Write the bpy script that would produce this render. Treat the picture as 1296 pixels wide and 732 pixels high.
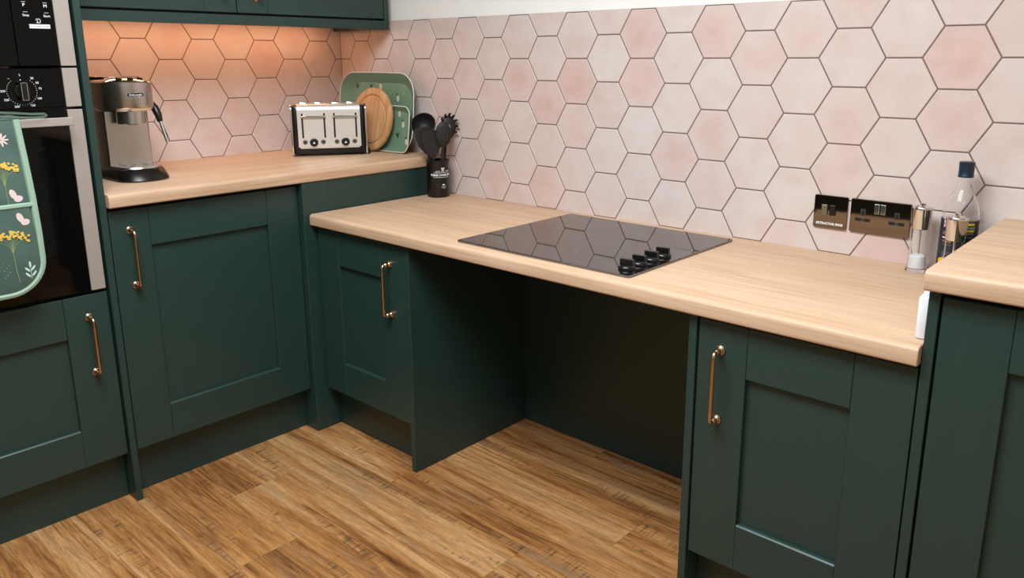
import bpy, bmesh, math, random
from mathutils import Matrix, Vector
random.seed(7)
sc = bpy.context.scene
C = sc.collection
for o in list(bpy.data.objects): bpy.data.objects.remove(o)
R = math.radians

# ------------------------------------------------------------------ camera, light, exposure
cam_d = bpy.data.cameras.new('camera'); cam = bpy.data.objects.new('camera', cam_d); C.objects.link(cam)
cam_d.sensor_width = 36.0; cam_d.sensor_fit = 'HORIZONTAL'
cam_d.lens = 1003.48/1296*36
cam_d.shift_x = -(664.98-648)/1296; cam_d.shift_y = -(366-315.89)/1296
cam_d.clip_start = 0.05
yaw, pitch, roll = R(131.6441), R(-13.5711), R(-0.1545)
fw = Vector((math.cos(pitch)*math.cos(yaw), math.cos(pitch)*math.sin(yaw), math.sin(pitch)))
rt = Vector((math.sin(yaw), -math.cos(yaw), 0)); up = rt.cross(fw)
c_, s_ = math.cos(roll), math.sin(roll)
r2 = c_*rt+s_*up; u2 = -s_*rt+c_*up
cam.matrix_world = Matrix(((r2.x, u2.x, -fw.x, 2.8639), (r2.y, u2.y, -fw.y, -2.0553), (r2.z, u2.z, -fw.z, 1.2803), (0, 0, 0, 1)))
sc.camera = cam

world = bpy.data.worlds.new('world'); sc.world = world; world.use_nodes = True
world.node_tree.nodes['Background'].inputs[0].default_value = (0.9, 0.95, 1, 1)
world.node_tree.nodes['Background'].inputs[1].default_value = 0.3

def area(name, loc, target, sx, sy, power, col):
    l = bpy.data.lights.new(name, 'AREA'); l.shape = 'RECTANGLE'; l.size = sx; l.size_y = sy; l.energy = power; l.color = col
    o = bpy.data.objects.new(name, l); C.objects.link(o); o.location = loc
    o.rotation_euler = (Vector(target)-Vector(loc)).to_track_quat('-Z', 'Y').to_euler()
    return o
area('overhead_light', (1.85, -1.6, 2.39), (1.85, -1.6, 0), 1.3, .8, 84, (.88, .945, 1))
area('overhead_light', (3.3, -2.2, 2.39), (3.3, -2.2, 0), .9, .9, 13, (.88, .945, 1))  # fill light added to brighten the right wall and the left run

sc.view_settings.view_transform = 'Standard'; sc.view_settings.look = 'None'
sc.view_settings.exposure = 0.0; sc.view_settings.gamma = 1.0
sc.view_settings.use_curve_mapping = False

# ------------------------------------------------------------------ materials
def lin(h):
    if isinstance(h, str):
        h = tuple(int(h[i:i+2], 16)/255 for i in (0, 2, 4))
        h = tuple(c/12.92 if c <= .04045 else ((c+.055)/1.055)**2.4 for c in h)
    return (*h, 1)
def mat(name, col=(.8, .8, .8), rough=.5, metal=0, spec=.5, **kw):
    m = bpy.data.materials.new(name); m.use_nodes = True
    b = m.node_tree.nodes['Principled BSDF']
    b.inputs['Base Color'].default_value = lin(col); b.inputs['Roughness'].default_value = rough
    b.inputs['Metallic'].default_value = metal; b.inputs['Specular IOR Level'].default_value = spec
    for k, v in kw.items(): b.inputs[k].default_value = v
    return m
class NT:
    def __init__(s, m): s.t = m.node_tree; s.n = s.t.nodes; s.b = s.n['Principled BSDF']
    def node(s, typ, **kw):
        n = s.n.new(typ)
        for k, v in kw.items(): setattr(n, k, v)
        return n
    def link(s, a, b): s.t.links.new(a, b)
    def setin(s, sock, v):
        if hasattr(v, 'is_output'): s.link(v, sock)
        else: sock.default_value = v
    def coords(s, scale, rand=0):
        tc = s.node('ShaderNodeTexCoord'); v = tc.outputs['Object']
        if rand:
            oi = s.node('ShaderNodeObjectInfo'); a = s.node('ShaderNodeVectorMath', operation='MULTIPLY_ADD')
            cx = s.node('ShaderNodeCombineXYZ')
            for k, f in enumerate((37.0, 53.0, 71.0)):
                mm = s.node('ShaderNodeMath', operation='MULTIPLY'); s.link(oi.outputs['Random'], mm.inputs[0]); mm.inputs[1].default_value = f*rand
                s.link(mm.outputs[0], cx.inputs[k])
            s.link(v, a.inputs[0]); a.inputs[1].default_value = (1, 1, 1); s.link(cx.outputs[0], a.inputs[2]); v = a.outputs[0]
        mp = s.node('ShaderNodeMapping'); s.link(v, mp.inputs[0]); mp.inputs['Scale'].default_value = scale
        return mp.outputs[0]
    def noise(s, vec, scale=1, detail=4, rough=.55, dist=0):
        n = s.node('ShaderNodeTexNoise'); s.link(vec, n.inputs['Vector'])
        n.inputs['Scale'].default_value = scale; n.inputs['Detail'].default_value = detail
        n.inputs['Roughness'].default_value = rough; n.inputs['Distortion'].default_value = dist
        return n.outputs['Fac']
    def ramp(s, fac, stops):
        n = s.node('ShaderNodeValToRGB'); s.link(fac, n.inputs[0]); e = n.color_ramp.elements
        while len(e) < len(stops): e.new(.5)
        for i, (p, c) in enumerate(stops):
            e[i].position = p; e[i].color = lin(c) if not isinstance(c, float) else (c, c, c, 1)
        return n.outputs[0]
    def mix(s, fac, a, b, mode='MIX'):
        n = s.node('ShaderNodeMix', data_type='RGBA', blend_type=mode)
        s.setin(n.inputs[0], fac)
        for k, v in ((6, a), (7, b)):
            if hasattr(v, 'is_output'): s.link(v, n.inputs[k])
            else: n.inputs[k].default_value = lin(v)
        return n.outputs[2]
    def math(s, op, a, b=0.0):
        n = s.node('ShaderNodeMath', operation=op); s.setin(n.inputs[0], a); s.setin(n.inputs[1], b); return n.outputs[0]
    def bump(s, h, strength=.3, dist=.001):
        n = s.node('ShaderNodeBump'); s.link(h, n.inputs['Height']); n.inputs['Strength'].default_value = strength
        n.inputs['Distance'].default_value = dist; s.link(n.outputs[0], s.b.inputs['Normal'])

M = {}
def green(name, scale, col='2e4a45'):
    m = mat(name, col, .40, spec=.5); t = NT(m)
    v = t.coords(scale); f = t.noise(v, 1, 5, .65)
    c = t.ramp(f, [(.3, '1f3530'), (.7, '233b35')]); t.link(c, t.b.inputs['Base Color'])
    t.bump(f, .16, .0005); return m
M['green_v'] = green('green_paint_upright_grain', (260, 260, 10))
M['green_h'] = green('green_paint_level_grain', (10, 10, 260))

def worktop(name, scale, rings):
    m = mat(name, 'e2bf9f', .45, spec=.35); t = NT(m)
    big = t.noise(t.coords(rings), 1, 3, .5, .8)
    fine = t.noise(t.coords(scale), 1, 6, .65)
    c = t.ramp(big, [(.25, 'b48e6e'), (.5, 'c4a081'), (.75, 'ceae8e')])
    c2 = t.ramp(fine, [(.3, 'a58366'), (.55, 'd0b598')])
    c = t.mix(.45, c, c2)
    fl_ = t.ramp(t.noise(t.coords(tuple(k*.16 for k in scale)), 1, 3, .55, 1.2), [(.62, 0.0), (.74, 1.0)])
    c = t.mix(t.math('MULTIPLY', fl_, .5), c, 'a67f60')
    t.link(c, t.b.inputs['Base Color']); t.bump(fine, .08, .0005); return m
M['oak_x'] = worktop('pale_oak_laminate_across', (5, 170, 170), (1.6, 16, 16))
M['oak_y'] = worktop('pale_oak_laminate_along', (170, 5, 170), (16, 1.6, 16))

def plank_mat():
    m = mat('rustic_oak_vinyl', (.4, .22, .1), .42, spec=.4); t = NT(m)
    v = t.coords((1, 1, 1), 1)
    def sc_(s): 
        mp = t.node('ShaderNodeMapping'); t.link(v, mp.inputs[0]); mp.inputs['Scale'].default_value = s; return mp.outputs[0]
    broad = t.noise(sc_((.7, 12, 1)), 1, 4, .55, .9)
    mid = t.noise(sc_((3.0, 40, 1)), 1, 6, .65, 1.6)
    fine = t.noise(sc_((26, 280, 1)), 1, 4, .65)
    col = t.ramp(broad, [(.33, '46280f'), (.42, '784a26'), (.5, 'a06b3a'), (.57, 'ba8957'), (.67, 'd0a876')])
    streak = t.ramp(mid, [(.32, '402411'), (.43, '87562d'), (.57, 'bd8a52'), (.75, 'b08657')])
    col = t.mix(.45, col, streak)
    grain = t.ramp(fine, [(.32, .66), (.6, 1.1)]); col = t.mix(.85, col, grain, 'MULTIPLY')
    # dark cathedral figure
    wv = t.node('ShaderNodeTexWave', wave_type='BANDS', bands_direction='Y', wave_profile='SIN')
    t.link(sc_((1.0, 9, 1)), wv.inputs['Vector']); wv.inputs['Scale'].default_value = 1.5; wv.inputs['Distortion'].default_value = 9; wv.inputs['Detail'].default_value = 3; wv.inputs['Detail Scale'].default_value = 1.1
    dark = t.ramp(wv.outputs['Fac'], [(0.0, 1.0), (.12, 0.0)])
    patch = t.ramp(t.noise(sc_((1.6, 7, 1)), 1, 2), [(.5, 0.0), (.64, 1.0)])
    col = t.mix(t.math('MULTIPLY', t.math('MULTIPLY', dark, patch), .62), col, '4b2d18')
    # grey weathering and short saw marks across the grain
    gp = t.ramp(t.noise(sc_((1.5, 13, 1)), 1.3, 3), [(.55, 0.0), (.7, 1.0)])
    col = t.mix(t.math('MULTIPLY', gp, .45), col, '9a8062')
    saw = t.noise(sc_((150, 10, 1)), 1, 2, .5, .3)
    sawm = t.ramp(saw, [(.52, 0.0), (.62, 1.0)])
    sp = t.ramp(t.noise(sc_((2.4, 17, 1)), 1.2, 2), [(.56, 0.0), (.64, 1.0)])
    col = t.mix(t.math('MULTIPLY', t.math('MULTIPLY', sawm, sp), .7), col, '4f3d30')
    oi = t.node('ShaderNodeObjectInfo')
    tint = t.ramp(oi.outputs['Random'], [(0.0, .95), (1.0, 1.08)]); col = t.mix(1.0, col, tint, 'MULTIPLY')
    t.link(col, t.b.inputs['Base Color']); t.bump(fine, .25, .0006); return m
M['plank'] = plank_mat()

def tile_mat():
    m = mat('pink_matt_glaze', (.7, .55, .5), .36, spec=.4); t = NT(m)
    oi = t.node('ShaderNodeObjectInfo')
    sp = t.node('ShaderNodeSeparateColor'); t.link(oi.outputs['Color'], sp.inputs[0])
    v = t.coords((1, 1, 1), 1)
    blot = t.noise(v, 9, 3, .5, .5); soft = t.noise(v, 24, 5, .6)
    tc = t.node('ShaderNodeTexCoord'); ln = t.node('ShaderNodeVectorMath', operation='LENGTH'); t.link(tc.outputs['Object'], ln.inputs[0])
    mid = t.ramp(t.math('ADD', ln.outputs['Value'], t.math('MULTIPLY', t.math('SUBTRACT', blot, .5), .10)), [(.012, 1.0), (.09, .4)])
    base = t.ramp(blot, [(.3, 'd0c6c0'), (.55, 'cebeb7'), (.75, 'cbb6ae')])
    pink = t.ramp(blot, [(.3, 'cfaea5'), (.7, 'c59a8f')])
    col = t.mix(t.math('MULTIPLY', sp.outputs[0], mid), base, pink)
    col = t.mix(t.math('MULTIPLY', t.ramp(soft, [(.4, 0.0), (.75, 1.0)]), .22), col, 'dcd3ce')
    t.link(col, t.b.inputs['Base Color']); t.bump(soft, .05, .001); return m
M['tile'] = tile_mat()
M['grout'] = mat('mauve_grey_grout', '735d57', .9)
M['plaster'] = mat('white_wall_paint', 'ecebe4', .75)
M['ceil'] = mat('white_ceiling_paint', 'f4f3ee', .8)
M['roomwall'] = mat('warm_grey_wall_paint', 'b4afa6', .75)
M['darkpanel'] = mat('dark_reflection_panel', '2f332e', .7)  # only for the added dark panel behind the viewer
M['sub'] = mat('dark_underlay', '3a2a1e', .9)
M['carcass'] = mat('carcass_board', '0d1210', .7)  # near-black: the shade in the door gaps is put into the colour
def brushed(name, col, rough, scale):
    m = mat(name, col, rough, .7); t = NT(m); f = t.noise(t.coords(scale), 1, 4, .6)
    r = t.math('MULTIPLY_ADD', f, .22); t.n[-1].inputs[2].default_value = rough-.1; t.link(r, t.b.inputs['Roughness']); t.bump(f, .04, .0003); return m
M['steel_v'] = brushed('brushed_steel_upright', 'e2dad2', .4, (500, 500, 8))
M['steel_h'] = brushed('brushed_steel_level', 'ece7e0', .36, (8, 8, 500))
M['steel_c'] = mat('satin_machine_steel', 'c9c3bc', .26, 1)
M['steel_o'] = mat('matt_appliance_steel', 'aaa097', .42, .35)
M['chrome'] = mat('polished_chrome', 'e2dfda', .1, 1)
M['nickel'] = mat('black_nickel_mirror', '7a6b5c', .05, 1)
M['brass'] = mat('antique_brass', 'c4a684', .26, 1)
M['bglass'] = mat('black_glass', '040404', .04, spec=.35)
M['hobglass'] = mat('black_ceramic_glass', '0a0808', .03, spec=.9, IOR=1.9)
M['bplastic'] = mat('black_plastic', '121212', .4)
M['bsat'] = mat('satin_black', '0d0c0c', .28)
M['bmatt'] = mat('matt_black_nylon', '1a1615', .55)
M['rocker'] = mat('bronze_nickel_rocker', '8f8274', .35, .8)
M['ring'] = mat('hob_ring_print', '4a4442', .3)
M['white'] = mat('white_print', 'e8e8e6', .5)
M['greyprint'] = mat('grey_print', '8c8c8a', .5)
M['wplastic'] = mat('white_plastic', 'e6e7ea', .35)
M['dkgrey'] = mat('dark_grey_plastic', '303030', .4)
M['ltray'] = mat('sage_green_melamine', '6a8c74', .35)
M['trayedge'] = mat('cream_tray_edge', 'd6d2c4', .5)
M['cream'] = mat('cream_print', 'cdbfa8', .6)
M['dleaf'] = mat('dark_green_print', '2c443c', .6)
def board():
    m = mat('beech_board', 'c99a6b', .5); t = NT(m)
    f = t.noise(t.coords((60, 6, 6)), 1, 5, .6, .5); c = t.ramp(f, [(.3, 'b07f50'), (.7, 'd6ab7b')]); t.link(c, t.b.inputs['Base Color']); return m
M['beech'] = board()
M['boardgroove'] = mat('darker_beech_groove', 'a06c41', .55)
def cloth():
    m = mat('dark_sage_cotton', '4f6b60', .9, spec=.2); t = NT(m); f = t.noise(t.coords((900, 900, 900)), 1, 2)
    t.bump(f, .25, .0006); c = t.ramp(t.noise(t.coords((14, 14, 14)), 1, 3), [(.3, '43574f'), (.7, '4f645b')]); t.link(c, t.b.inputs['Base Color']); return m
M['glove'] = cloth()
M['glovetrim'] = mat('pale_mint_binding', '93ae9b', .9, spec=.2)
M['yellow'] = mat('mustard_print', 'd6b34c', .8)
M['stemp'] = mat('olive_print', '8d9a5c', .8)
M['pinkp'] = mat('pale_pink_print', 'd9c2bd', .8)
M['mintp'] = mat('pale_leaf_print', 'b9d0c4', .8)
M['glass'] = mat('clear_glass', 'ffffff', .02, **{'Transmission Weight': 1.0, 'IOR': 1.22})
M['salt'] = mat('white_salt', 'f2f2f2', .8)
M['pepper'] = mat('black_peppercorns', '2a211c', .8)
M['capblue'] = mat('navy_metal_cap', '182c40', .35, .3)
M['navy'] = mat('navy_label', '16202c', .5)
M['flagred'] = mat('flag_red', 'c2303a', .5)
M['flagblue'] = mat('flag_blue', '2a3a72', .5)
M['lyellow'] = mat('label_yellow', 'e0b81e', .5)
M['lbrown'] = mat('label_brown', '8a5a30', .5)
M['lgrey'] = mat('label_grey', '6d7478', .5)
M['led'] = mat('warm_lamp_diffuser', 'ffd9a8', .5)
b_ = M['led'].node_tree.nodes['Principled BSDF']; b_.inputs['Emission Color'].default_value = (1, .47, .23, 1); b_.inputs['Emission Strength'].default_value = 19
M['seal'] = mat('grey_sealant', '9a8a84', .6)
for k in ('bglass', 'hobglass'): M[k].node_tree.nodes['Principled BSDF'].inputs['IOR'].default_value = 1.5
M['hobglass'].node_tree.nodes['Principled BSDF'].inputs['IOR'].default_value = 2.1

# ------------------------------------------------------------------ helpers
def MW(o):
    m = o.matrix_basis.copy()
    return MW(o.parent) @ m if o.parent else m
def put(o, parent=None):
    C.objects.link(o)
    if parent: o.parent = parent
    return o
def obj(name, bm, m, parent=None, world=True, smooth=False, loc=None, sharp=38):
    """one mesh object; world=True: the shapes are given in room coordinates"""
    if loc is not None and not parent:
        bmesh.ops.translate(bm, verts=bm.verts, vec=-Vector(loc))
    elif parent and world:
        bmesh.ops.transform(bm, matrix=MW(parent).inverted(), verts=bm.verts)
    bmesh.ops.recalc_face_normals(bm, faces=bm.faces)
    me = bpy.data.meshes.new(name); bm.to_mesh(me); bm.free()
    mm = M[m] if isinstance(m, str) else m
    me.materials.append(mm)
    if smooth:
        for p in me.polygons: p.use_smooth = True
        try: me.set_sharp_from_angle(angle=R(sharp))
        except Exception: pass
    o = bpy.data.objects.new(name, me); put(o, parent)
    if loc is not None and not parent: o.location = loc
    return o
def tag(o, label, cat=None, group=None, kind=None):
    o['label'] = label
    if cat: o['category'] = cat
    if group: o['group'] = group
    if kind: o['kind'] = kind
    return o
def thing(name, label, cat, loc=(0, 0, 0), rotz=0, group=None):
    e = bpy.data.objects.new(name, None); e.empty_display_size = .05; C.objects.link(e); e.location = loc; e.rotation_euler = (0, 0, rotz)
    return tag(e, label, cat, group)
def bx(bm, x0, x1, y0, y1, z0, z1, bev=0, seg=1):
    t = bmesh.new()
    bmesh.ops.create_cube(t, size=1, matrix=Matrix.Translation(((x0+x1)/2, (y0+y1)/2, (z0+z1)/2)) @ Matrix.Diagonal((abs(x1-x0), abs(y1-y0), abs(z1-z0), 1)))
    if bev: bmesh.ops.bevel(t, geom=t.edges[:], offset=bev, segments=seg, affect='EDGES', profile=.5)
    merge(bm, t); return bm
def merge(bm, t, mtx=None):
    if mtx is not None: bmesh.ops.transform(t, matrix=mtx, verts=t.verts)
    me = bpy.data.meshes.new('tmp'); t.to_mesh(me); t.free(); bm.from_mesh(me); bpy.data.meshes.remove(me)
def box(*a, **k): return bx(bmesh.new(), *a, **k)
def prism(bm, pts, a0, a1, axis='z', bev=0, seg=2):
    """polygon extruded along axis. pts are the two other coordinates in order (x,y),(x,z) or (y,z)"""
    t = bmesh.new()
    def P(p, a): return {'z': (p[0], p[1], a), 'y': (p[0], a, p[1]), 'x': (a, p[0], p[1])}[axis]
    v0 = [t.verts.new(P(p, a0)) for p in pts]; v1 = [t.verts.new(P(p, a1)) for p in pts]
    n = len(pts)
    t.faces.new(v0); f1 = t.faces.new(v1[::-1])
    for i in range(n): t.faces.new((v0[i], v0[(i+1) % n], v1[(i+1) % n], v1[i]))
    bmesh.ops.recalc_face_normals(t, faces=t.faces)
    if bev:
        es = [e for e in t.edges if (e.verts[0] in v0) == (e.verts[1] in v0)]
        bmesh.ops.bevel(t, geom=es, offset=bev, segments=seg, affect='EDGES', profile=.5)
    merge(bm, t); return bm
def lathe(bm, prof, n=24, mtx=None, cap=True):
    """prof: (r,z) list; rings around local z"""
    t = bmesh.new(); rings = []
    for r, z in prof:
        rings.append([t.verts.new((r*math.cos(2*math.pi*k/n), r*math.sin(2*math.pi*k/n), z)) for k in range(n)])
    for a, b in zip(rings, rings[1:]):
        for k in range(n): t.faces.new((a[k], a[(k+1) % n], b[(k+1) % n], b[k]))
    if cap:
        t.faces.new(rings[0][::-1]); t.faces.new(rings[-1])
    merge(bm, t, mtx); return bm
def tube(bm, pts, r, n=8, caps=True):
    pts = [Vector(p) for p in pts]; rr = r if isinstance(r, (list, tuple)) else [r]*len(pts)
    t = bmesh.new(); rings = []; prev = None
    for i, p in enumerate(pts):
        d = (pts[min(i+1, len(pts)-1)]-pts[max(i-1, 0)]).normalized()
        if prev is None: a = d.orthogonal().normalized()
        else: a = (prev-d*prev.dot(d)).normalized()
        prev = a; b = d.cross(a)
        rings.append([t.verts.new(p+rr[i]*(math.cos(2*math.pi*k/n)*a+math.sin(2*math.pi*k/n)*b)) for k in range(n)])
    for A, B in zip(rings, rings[1:]):
        for k in range(n): t.faces.new((A[k], A[(k+1) % n], B[(k+1) % n], B[k]))
    if caps: t.faces.new(rings[0][::-1]); t.faces.new(rings[-1])
    merge(bm, t); return bm
def arcpts(cx, cy, r, a0, a1, n):
    return [(cx+r*math.cos(R(a0+(a1-a0)*k/n)), cy+r*math.sin(R(a0+(a1-a0)*k/n))) for k in range(n+1)]
def rrect(x0, x1, y0, y1, r, n=4):
    return arcpts(x1-r, y0+r, r, -90, 0, n)+arcpts(x1-r, y1-r, r, 0, 90, n)+arcpts(x0+r, y1-r, r, 90, 180, n)+arcpts(x0+r, y0+r, r, 180, 270, n)
def text_bm(s, size, depth=.0002, align='CENTER', bold=0):
    cu = bpy.data.curves.new('t', 'FONT'); cu.body = s; cu.size = size; cu.extrude = depth; cu.align_x = align; cu.align_y = 'CENTER'; cu.resolution_u = 2; cu.offset = bold
    o = bpy.data.objects.new('t', cu); me = bpy.data.meshes.new_from_object(o)
    bm = bmesh.new(); bm.from_mesh(me); bpy.data.objects.remove(o); bpy.data.curves.remove(cu); bpy.data.meshes.remove(me)
    return bm
# frames that lay an xy drawing upright: facing +x (left run) or facing -y (hob run)
FX = Matrix(((0, 0, 1, 0), (1, 0, 0, 0), (0, 1, 0, 0), (0, 0, 0, 1)))
FY = Matrix(((1, 0, 0, 0), (0, 0, -1, 0), (0, 1, 0, 0), (0, 0, 0, 1)))
def at(loc, F): return Matrix.Translation(loc) @ F

# ------------------------------------------------------------------ key sizes (metres)
ZL, ZH, TH = .779, .922, .038       # low worktop top, high worktop top, thickness
XE = 3.135                           # right end of the hob run
TILE_TOP = 1.424

# ------------------------------------------------------------------ the room
fl = obj('floor', box(-.1, 4.2, -3.7, .1, -.03, -.004), 'sub'); tag(fl, 'rustic oak plank floor in warm brown', kind='structure')
rows = []
W_, L_ = .18, 1.22
k0 = -1.03
joints = {-.67: 1.07, -.85: 1.612, -1.03: .78, -1.21: 1.11, -.49: 1.78, -.31: .95, -.13: 1.45}
full_me = None
def plank_bm(L, w):
    g = .00025
    return box(g, L-g, g, w-g, -.004, 0, bev=.0004)
pm = {}
for r in range(-14, 6):
    y0 = k0+r*W_
    if y0 < -3.5 or y0 > 0: continue
    key = min(joints, key=lambda q: abs(q-y0))
    j = joints[key] if abs(key-y0) < .02 else random.uniform(.4, 1.6)
    x = j-3*L_
    while x < 4.1:
        a, b = max(x, .02), min(x+L_, 4.1); w = min(W_, .0-y0-.001) if y0+W_ > 0 else W_
        if b-a > .05:
            key2 = (round(b-a, 4), round(w, 4))
            if key2 not in pm:
                bm = plank_bm(b-a, w); me = bpy.data.meshes.new('plank'); bm.to_mesh(me); bm.free(); me.materials.append(M['plank']); pm[key2] = me
            o = bpy.data.objects.new('plank', pm[key2]); put(o, fl); o.location = (a, y0, 0)
        x += L_

wl = obj('wall_left', box(-.12, -.008, -3.7, .12, -.03, 2.42), 'plaster'); tag(wl, 'wall behind the oven and coffee machine with pink hexagon tiles', kind='structure')
wb = obj('wall_back', box(-.008, 4.2, .008, .12, -.03, 2.42), 'plaster'); tag(wb, 'white wall behind the hob, tiled with pink hexagons below', kind='structure')
wr = obj('wall_right', box(4.1, 4.2, -3.7, .0, -.03, 2.42), 'roomwall'); tag(wr, 'plain warm grey wall', kind='structure')
wf = obj('wall_front', box(-.1, 4.2, -3.7, -3.6, -.03, 2.42), 'roomwall'); tag(wf, 'plain warm grey wall behind the viewer', kind='structure')
dd = obj('added_dark_panel_1', box(-.0, 4.09, -3.599, -3.55, .0, .95), 'darkpanel'); tag(dd, 'unseen dark panel added behind the viewer for reflections', kind='structure')  # unseen panel, added so the socket plates reflect something dark
ce = obj('ceiling', box(-.12, 4.2, -3.7, .12, 2.42, 2.5), 'ceil'); tag(ce, 'white ceiling', kind='structure')
gb = obj('grout', box(0.0, 3.15, .0015, .008, ZL-.05, TILE_TOP-.001), 'grout', wb)
gl = obj('grout', box(-.008, -.0015, -1.3, .0015, ZH-.05, 1.6), 'grout', wl)

S = .0825; HT = S*math.sqrt(3); GAP = .0016
def clip(poly, k, lim, sign):
    out = []
    for i, p in enumerate(poly):
        q = poly[(i+1) % len(poly)]; a = sign*(p[k]-lim); b = sign*(q[k]-lim)
        if a >= 0: out.append(p)
        if (a >= 0) != (b >= 0):
            t = a/(a-b); out.append((p[0]+t*(q[0]-p[0]), p[1]+t*(q[1]-p[1])))
    return out
def tile_bm(poly, inset=GAP):
    # poly in (u,z) relative to the tile's centre, already inset; face at depth 0, chamfered edge
    t = bmesh.new(); c = .0011
    n = len(poly); cx = sum(p[0] for p in poly)/n; cz = sum(p[1] for p in poly)/n
    def sh(p, d):
        v = Vector((p[0]-cx, p[1]-cz)); l = v.length or 1; return (p[0]-v.x/l*d, p[1]-v.y/l*d)
    b = [t.verts.new((p[0], .006, p[1])) for p in poly]
    m_ = [t.verts.new((p[0], c, p[1])) for p in poly]
    f = [t.verts.new((*[sh(p, c*1.3)[0]], 0, sh(p, c*1.3)[1])) for p in poly]
    t.faces.new(f[::-1])
    for i in range(n):
        j = (i+1) % n
        t.faces.new((b[i], b[j], m_[j], m_[i])); t.faces.new((m_[i], m_[j], f[j], f[i]))
    bmesh.ops.recalc_face_normals(t, faces=t.faces)
    return t
rh = S-GAP/math.cos(R(30))
HEX = [(rh*math.cos(R(60*k)), rh*math.sin(R(60*k))) for k in range(6)]
fullhex = None
tiles = []
def lay(parent, u0, par, cols, umin, umax, zmin, zmax, place):
    global fullhex
    for i in cols:
        uc = u0+1.5*S*i
        for r in range(-12, 14):
            if (r+i+par) % 2 == 0: continue        # edges of a column lie on rows of its own parity, centres between them
            zc = 1.35-r*HT/2
            poly = [(uc+p[0], zc+p[1]) for p in HEX]
            a = poly
            for k, lim, sg in ((0, umin, 1), (0, umax, -1), (1, zmin, 1), (1, zmax, -1)): a = clip(a, k, lim, sg) if len(a) > 2 else a
            if len(a) < 3: continue
            us = [p[0] for p in a]; zs = [p[1] for p in a]
            if max(us)-min(us) < .004 or max(zs)-min(zs) < .004: continue
            whole = all(umin < p[0] < umax and zmin < p[1] < zmax for p in poly)
            rel = [(p[0]-uc, p[1]-zc) for p in a]
            if whole:
                if fullhex is None:
                    t = tile_bm(rel); fullhex = bpy.data.meshes.new('tile'); t.to_mesh(fullhex); t.free(); fullhex.materials.append(M['tile'])
                me = fullhex
            else:
                t = tile_bm(rel); me = bpy.data.meshes.new('tile'); t.to_mesh(me); t.free(); me.materials.append(M['tile'])
            o = bpy.data.objects.new('tile', me); put(o, parent)
            place(o, uc, zc)
            tiles.append((o, parent, uc, zc))
random.seed(3)
def plR(o, u, z): o.location = (u, 0, z)
def plL(o, u, z): o.location = (0, u, z); o.rotation_euler = (0, 0, R(90))
lay(wb, 1.1327, 0, range(-11, 26), .0005, 3.15, ZL-.03, TILE_TOP, plR)
lay(wl, -.9740, 1, range(-4, 10), -1.3, -.0005, ZH-.03, 1.45, plL)
# tint of single tiles, as they are mixed on the wall: (u, z, amount of pink)
tints = {'b': [], 'l': []}
for o, p, u, z in tiles:
    k = random.random(); a = .08+.22*k*k
    o.color = (a, a, a, 1)
def setpink(parent, u, z, a):
    best = min((t for t in tiles if t[1] is parent), key=lambda t: (t[2]-u)**2+(t[3]-z)**2); best[0].color = (a, a, a, 1)
PINK = [(2.371, 1.279, 0.95), (1.256, 1.21, 0.95), (1.501, 1.354, 0.75), (1.772, 1.35, 0.7), (1.506, 1.207, 0.75), (1.144, 1.136, 0.75), (1.017, 1.219, 0.65), (1.261, 1.072, 0.5), (2.018, 1.348, 0.4), (1.128, 0.883, 0.6), (1.642, 1.003, 0.6), (2.118, 0.999, 0.45), (2.239, 0.802, 0.75), (2.373, 1.163, 0.5), (0.354, 1.278, 0.45), (0.643, 1.134, 0.5), (0.892, 0.852, 0.6), (0.571, 1.182, 0.35), (1.876, 1.282, 0.5), (2.12, 1.145, 0.4), (1.709, 1.065, 0.4), (1.359, 0.956, 0.35), (1.963, 1.306, 0.4), (0.793, 1.25, 0.4), (1.768, 0.922, 0.35), (1.871, 0.854, 0.35), (1.62, 1.281, 0.03), (1.382, 1.281, 0.03), (1.709, 1.211, 0.03), (1.627, 1.136, 0.03), (1.97, 1.209, 0.03), (1.96, 1.059, 0.03), (1.813, 0.994, 0.03), (1.86, 0.841, 0.03), (1.627, 0.859, 0.03), (1.373, 1.013, 0.03), (1.994, 0.913, 0.03), (0.945, 1.047, 0.03), (0.863, 0.77, 0.03)]
PINKL = [(-0.37, 1.324, 0.6), (-0.478, 1.058, 0.5), (-0.701, 1.28, 0.3), (-0.137, 1.103, 0.5), (-0.641, 1.153, 0.3)]
for a in PINKL: setpink(wl, *a)
for a in PINK: setpink(wb, *a)

# ------------------------------------------------------------------ worktops
def wt_profile(front, back, z1, sgn):
    """(depth, z): rounded front edges"""
    r = .011; z0 = z1-TH; pts = [(back, z0), (back, z1)]
    f = front; s = sgn
    for k in range(0, 6):
        a = R(90-18*k); pts.append((f-s*r+s*r*math.cos(a), z1-r+r*math.sin(a)))
    r2 = .005
    for k in range(0, 4):
        a = R(0-30*k); pts.append((f-s*r2+s*r2*math.cos(a), z0+r2+r2*math.sin(a)))
    return pts
def worktop_obj(pts, a0, a1, axis, m, label, loc):
    bm = prism(bmesh.new(), pts, a0, a1, axis, bev=.0015, seg=1)
    o = obj('worktop', bm, m, loc=loc, smooth=True); return tag(o, label, 'worktop')
wtl = worktop_obj(wt_profile(.612, -.0, ZH, 1), -1.221, -.0005, 'y', 'oak_y', 'raised pale oak worktop under the coffee machine and toaster', (.3, -.6, ZH-TH))
wtm = worktop_obj(wt_profile(-.602, -.0005, ZL, -1), .6125, 2.5045, 'x', 'oak_x', 'lowered pale oak worktop holding the black hob', (1.55, -.3, ZL-TH))
wtr = worktop_obj(wt_profile(-.604, -.0005, ZH, -1), 2.500, XE, 'x', 'oak_x', 'raised pale oak worktop at the right edge', (2.9, -.3, ZH-TH))

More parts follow.
